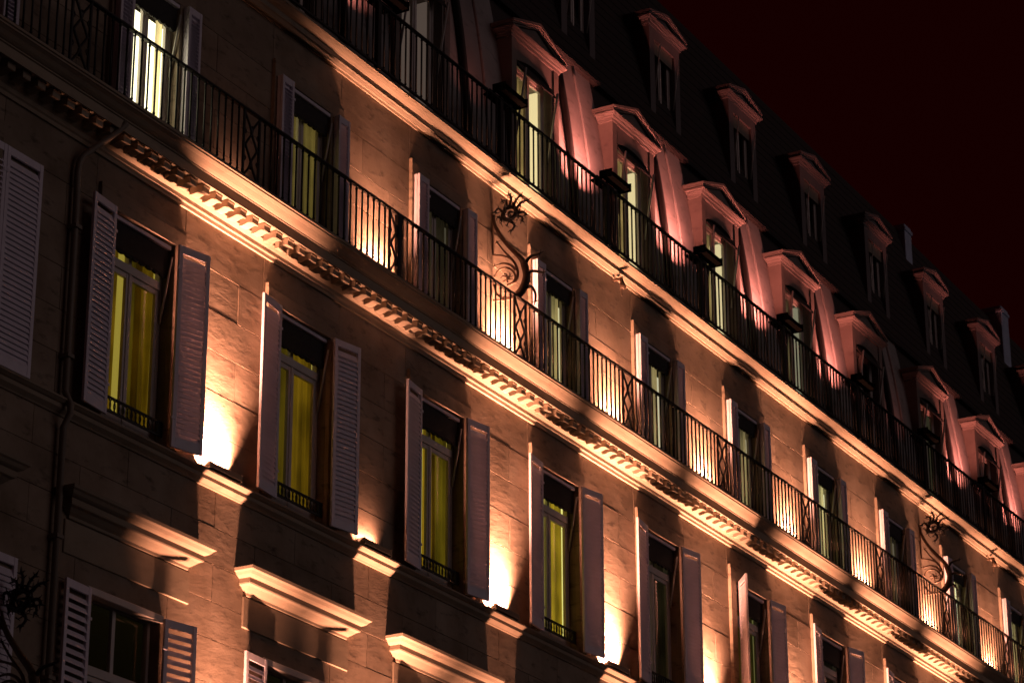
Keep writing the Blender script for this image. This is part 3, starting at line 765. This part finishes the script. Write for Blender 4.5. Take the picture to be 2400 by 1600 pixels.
# ================================================================== WROUGHT IRON BRACKETS
def bracket(x, label, dy=0.0, dz=0.0):
    """scrolling bracket standing out from the wall; drawn in the plane across the wall, y outward, z up"""
    r = root('lamp_bracket', (x, dy, 1.35 + dz), label, 'lamp bracket', 'wrought iron scroll brackets')
    def P(pts, n=5): return smooth_path([(random.uniform(-.004, .004), -y, z) for y, z in pts], n)
    T = TR
    m = MB()
    m.tube(P(T['main']), 0.024, 7, 0.042)
    m.tube(P(T['trunk']), 0.055, 8, 0.06)
    for i, (y, z) in enumerate(P2 for P2 in T['trunk'][1:4]):
        for q in (-1, 1): m.tube([(0.02 * q, -y, z), (0.05 * q, -y - 0.07, z + 0.05)], 0.016, 5, 0.005)
    put('stem', m.mesh('stem', M['bronze']), r, (x, dy, dz))
    for key in ('s1', 's2', 's3', 's4', 's5'):
        m = MB(); m.tube(P(T[key]), 0.012, 6, 0.022)
        q = T[key][0]
        for a in (0.4, 1.9, 3.4):                                   # thorny tip
            m.tube([(0, -q[0], q[1]), (0.01, -q[0] - 0.05 * math.cos(a), q[1] + 0.05 * math.sin(a))], 0.009, 5, 0.003)
        put('scroll', m.mesh('scroll', M['bronze']), r, (x, dy, dz))
    m = MB(); hy, hz = T['hub']
    for a in [k * 0.9 for k in range(7)]:
        m.tube(smooth_path([(0.0, -hy, hz), (0.03 * math.sin(a * 2), -hy - 0.05 * math.cos(a), hz + 0.05 * math.sin(a)), (0.05 * math.cos(a), -hy - 0.085 * math.cos(a + .5), hz + 0.085 * math.sin(a + .5))], 3), 0.018, 5, 0.006)
    put('leaf_boss', m.mesh('leaf_boss', M['bronze']), r, (x, dy, dz))
    m = MB(); hy, hz = T['head']; rad = 0.105
    m.tube([(0.02 * math.sin(a), -hy - rad * math.cos(a), hz + rad * math.sin(a)) for a in [2 * math.pi * k / 18 for k in range(19)]], 0.034, 7)
    m.tube(smooth_path([(0.09 * math.cos(a * 1.7), -hy - 0.10 * math.cos(a) * (1 - a / 12), hz + 0.10 * math.sin(a) * (1 - a / 12)) for a in [k * 0.6 for k in range(14)]], 3), 0.016, 6)
    m.tube([(0, -hy + 0.02, hz - 0.09), (0.03, -hy, hz - 0.02), (0.0, -hy + 0.03, hz + 0.02)], 0.03, 6, 0.012)
    put('head_ring', m.mesh('head_ring', M['iron']), r, (x, dy, dz))
    for (ey, ez) in T['spikes']:
        d = Vector((0, -(ey - hy), ez - hz)); L = d.length; d.normalize()
        bend = Vector((0.03, d.z * 0.05, -d.y * 0.05)) * (1 if ey > hy else -1)
        st = Vector((0, -hy, hz)) + d * rad; en = Vector((0, -ey, ez))
        m = MB(); m.tube(smooth_path([st, (st + en) / 2 + bend, en], 4), 0.022, 6, 0.014)
        sd0 = d.cross(Vector((1, 0, 0)))
        for q in (-1, 1): m.tube([(st + en) / 2 + bend, (st + en) / 2 + bend * 1.1 + d * 0.03 + sd0 * 0.045 * q], 0.010, 5, 0.003)
        sd = d.cross(Vector((1, 0, 0)))
        for s in (-1, 1): m.tube([en - d * 0.03, en - d * 0.005 + sd * 0.05 * s], 0.011, 5, 0.004)
        m.tube([en - d * 0.01, en + d * 0.05], 0.014, 5, 0.002)
        put('spike', m.mesh('spike', M['iron']), r, (x, dy, dz))
    for q in range(11):                                             # curling tendrils round the ring
        a = q * 0.62 + 0.2; b = a + random.uniform(0.5, 1.1) * (1 if q % 2 else -1)
        c0 = lambda t, rr: (random.uniform(-0.05, 0.05), -hy - rr * math.cos(t), hz + rr * math.sin(t))
        m = MB(); m.tube(smooth_path([c0(a, 0.10), c0((a + b) / 2, 0.15), c0(b, 0.19)], 4), 0.012, 5, 0.006)
        m.tube([c0(b, 0.18), c0(b + 0.3, 0.22)], 0.008, 5, 0.003)
        put('tendril', m.mesh('tendril', M['iron']), r, (x, dy, dz))
    for key in ('b1', 'b2', 'b3'):
        m = MB(); m.tube(P(T[key]), 0.028, 6, 0.015); q = T[key][-1]
        for a in (0.3, 1.5, 2.9, 4.2):
            m.tube([(0, -q[0], q[1]), (0.01, -q[0] - 0.055 * math.cos(a), q[1] + 0.055 * math.sin(a))], 0.010, 5, 0.003)
        put('claw', m.mesh('claw', M['iron']), r, (x, dy, dz))
    m = MB(); m.box(-0.025, 0.025, -0.012, 0.01, T['rod'][1][1], T['rod'][0][1])
    put('wall_plate', m.mesh('wall_plate', M['bronze']), r, (x, dy, dz))
    put('foot_bar', MB().tube(P(T['foot'], 2), 0.014, 6).mesh('foot_bar', M['bronze']), r, (x, dy, dz))
    return r
TR = {'main': [(0.019, 3.322), (0.027, 3.202), (0.132, 2.979), (0.289, 2.762), (0.444, 2.58), (0.513, 2.45)], 'trunk': [(0.496, 2.503), (0.538, 2.313), (0.52, 2.186), (0.459, 2.084), (0.39, 2.024)], 's1': [(0.071, 2.9), (0.202, 2.714), (0.323, 2.572), (0.392, 2.426), (0.391, 2.294), (0.339, 2.223)], 's2': [(0.001, 2.716), (0.149, 2.676), (0.271, 2.617), (0.357, 2.516), (0.391, 2.409)], 's3': [(0.036, 2.542), (0.166, 2.556), (0.288, 2.505), (0.366, 2.415)], 's4': [(0.027, 2.37), (0.097, 2.463), (0.218, 2.479), (0.322, 2.408), (0.365, 2.3), (0.322, 2.227), (0.235, 2.212)], 's5': [(0.018, 2.257), (0.061, 2.125), (0.165, 2.038), (0.321, 2.014), (0.442, 2.063)], 'b1': [(0.521, 2.481), (0.6, 2.563), (0.755, 2.588)], 'b2': [(0.546, 2.295), (0.632, 2.342), (0.804, 2.282)], 'b3': [(0.502, 2.108), (0.597, 2.121), (0.673, 2.007), (0.672, 1.877)], 'rod': [(0.001, 3.376), (0.001, 2.724)], 'foot': [(0.009, 2.029), (0.2, 2.003), (0.407, 1.996)], 'hub': (0.235, 2.327), 'head': (0.273, 3.299), 'spikes': [(0.257, 3.605), (0.458, 3.543), (0.579, 3.44), (0.151, 3.528), (0.036, 3.368), (0.543, 3.214), (0.482, 3.127), (0.29, 3.011), (0.15, 3.2)]}
bracket(11.84, 'large wrought iron scroll bracket with a spiked ring beside the fourth balcony window')
bracket(11.84 + 5 * BAY, 'small far wrought iron scroll bracket beside the ninth balcony window, near the right edge')
bracket(1.75, 'dark unlit wrought iron bracket with branching claws at the bottom left corner', 0.0, -8.2)

# ================================================================== SMALL THINGS ON THE FACADE
def little_spot(x, label):
    r = root('spotlight', (x, -0.02, 3.66), label, 'spotlight', 'little spotlights under the roof cornice')
    put('mount', MB().box(-0.03, 0.03, -0.16, 0.0, 0.02, 0.05).mesh('mount', M['bronze']), r, (0, 0, 0), local=True)
    put('lamp_head', MB().tube([(0, -0.13, 0.03), (0.01, -0.15, -0.05), (0.02, -0.16, -0.13)], 0.03, 8, 0.052).mesh('lamp_head', M['bronze']), r, (0, 0, 0), local=True)
    put('cable', MB().tube(smooth_path([(0, -0.15, -0.12), (0.02, -0.12, -0.19), (0.03, -0.13, -0.24)], 3), 0.008, 5).mesh('cable', M['bronze']), r, (0, 0, 0), local=True)
little_spot(15.55, 'little spotlight hanging under the roof cornice right of the near scroll bracket')
little_spot(15.55 + 5 * BAY, 'tiny spotlight hanging under the roof cornice right of the far scroll bracket')
r = root('drainpipe', (2.5, -0.08, -Z0), 'thin painted drainpipe running down the dark wall left of the leftmost tall window', 'drainpipe')
put('pipe', MB().tube(smooth_path([(2.93, -0.36, 0.86), (2.84, -0.30, 0.72), (2.62, -0.16, 0.46), (2.5, -0.08, 0.25), (2.5, -0.075, -0.3), (2.5, -0.075, -1.2)], 5) + [Vector((2.5, -0.075, -2.4)), Vector((2.5, -0.16, -2.56)), Vector((2.5, -0.16, -2.66)), Vector((2.5, -0.08, -2.8)), Vector((2.5, -0.08, -Z0))], 0.038, 8).mesh('pipe', M['pipe']), r)
for z in (-0.5, -2.0, -4.0, -5.5): put('pipe_clip', MB().box(2.445, 2.555, -0.13, 0.0, z - 0.02, z + 0.02).mesh('pipe_clip', M['pipe']), r)
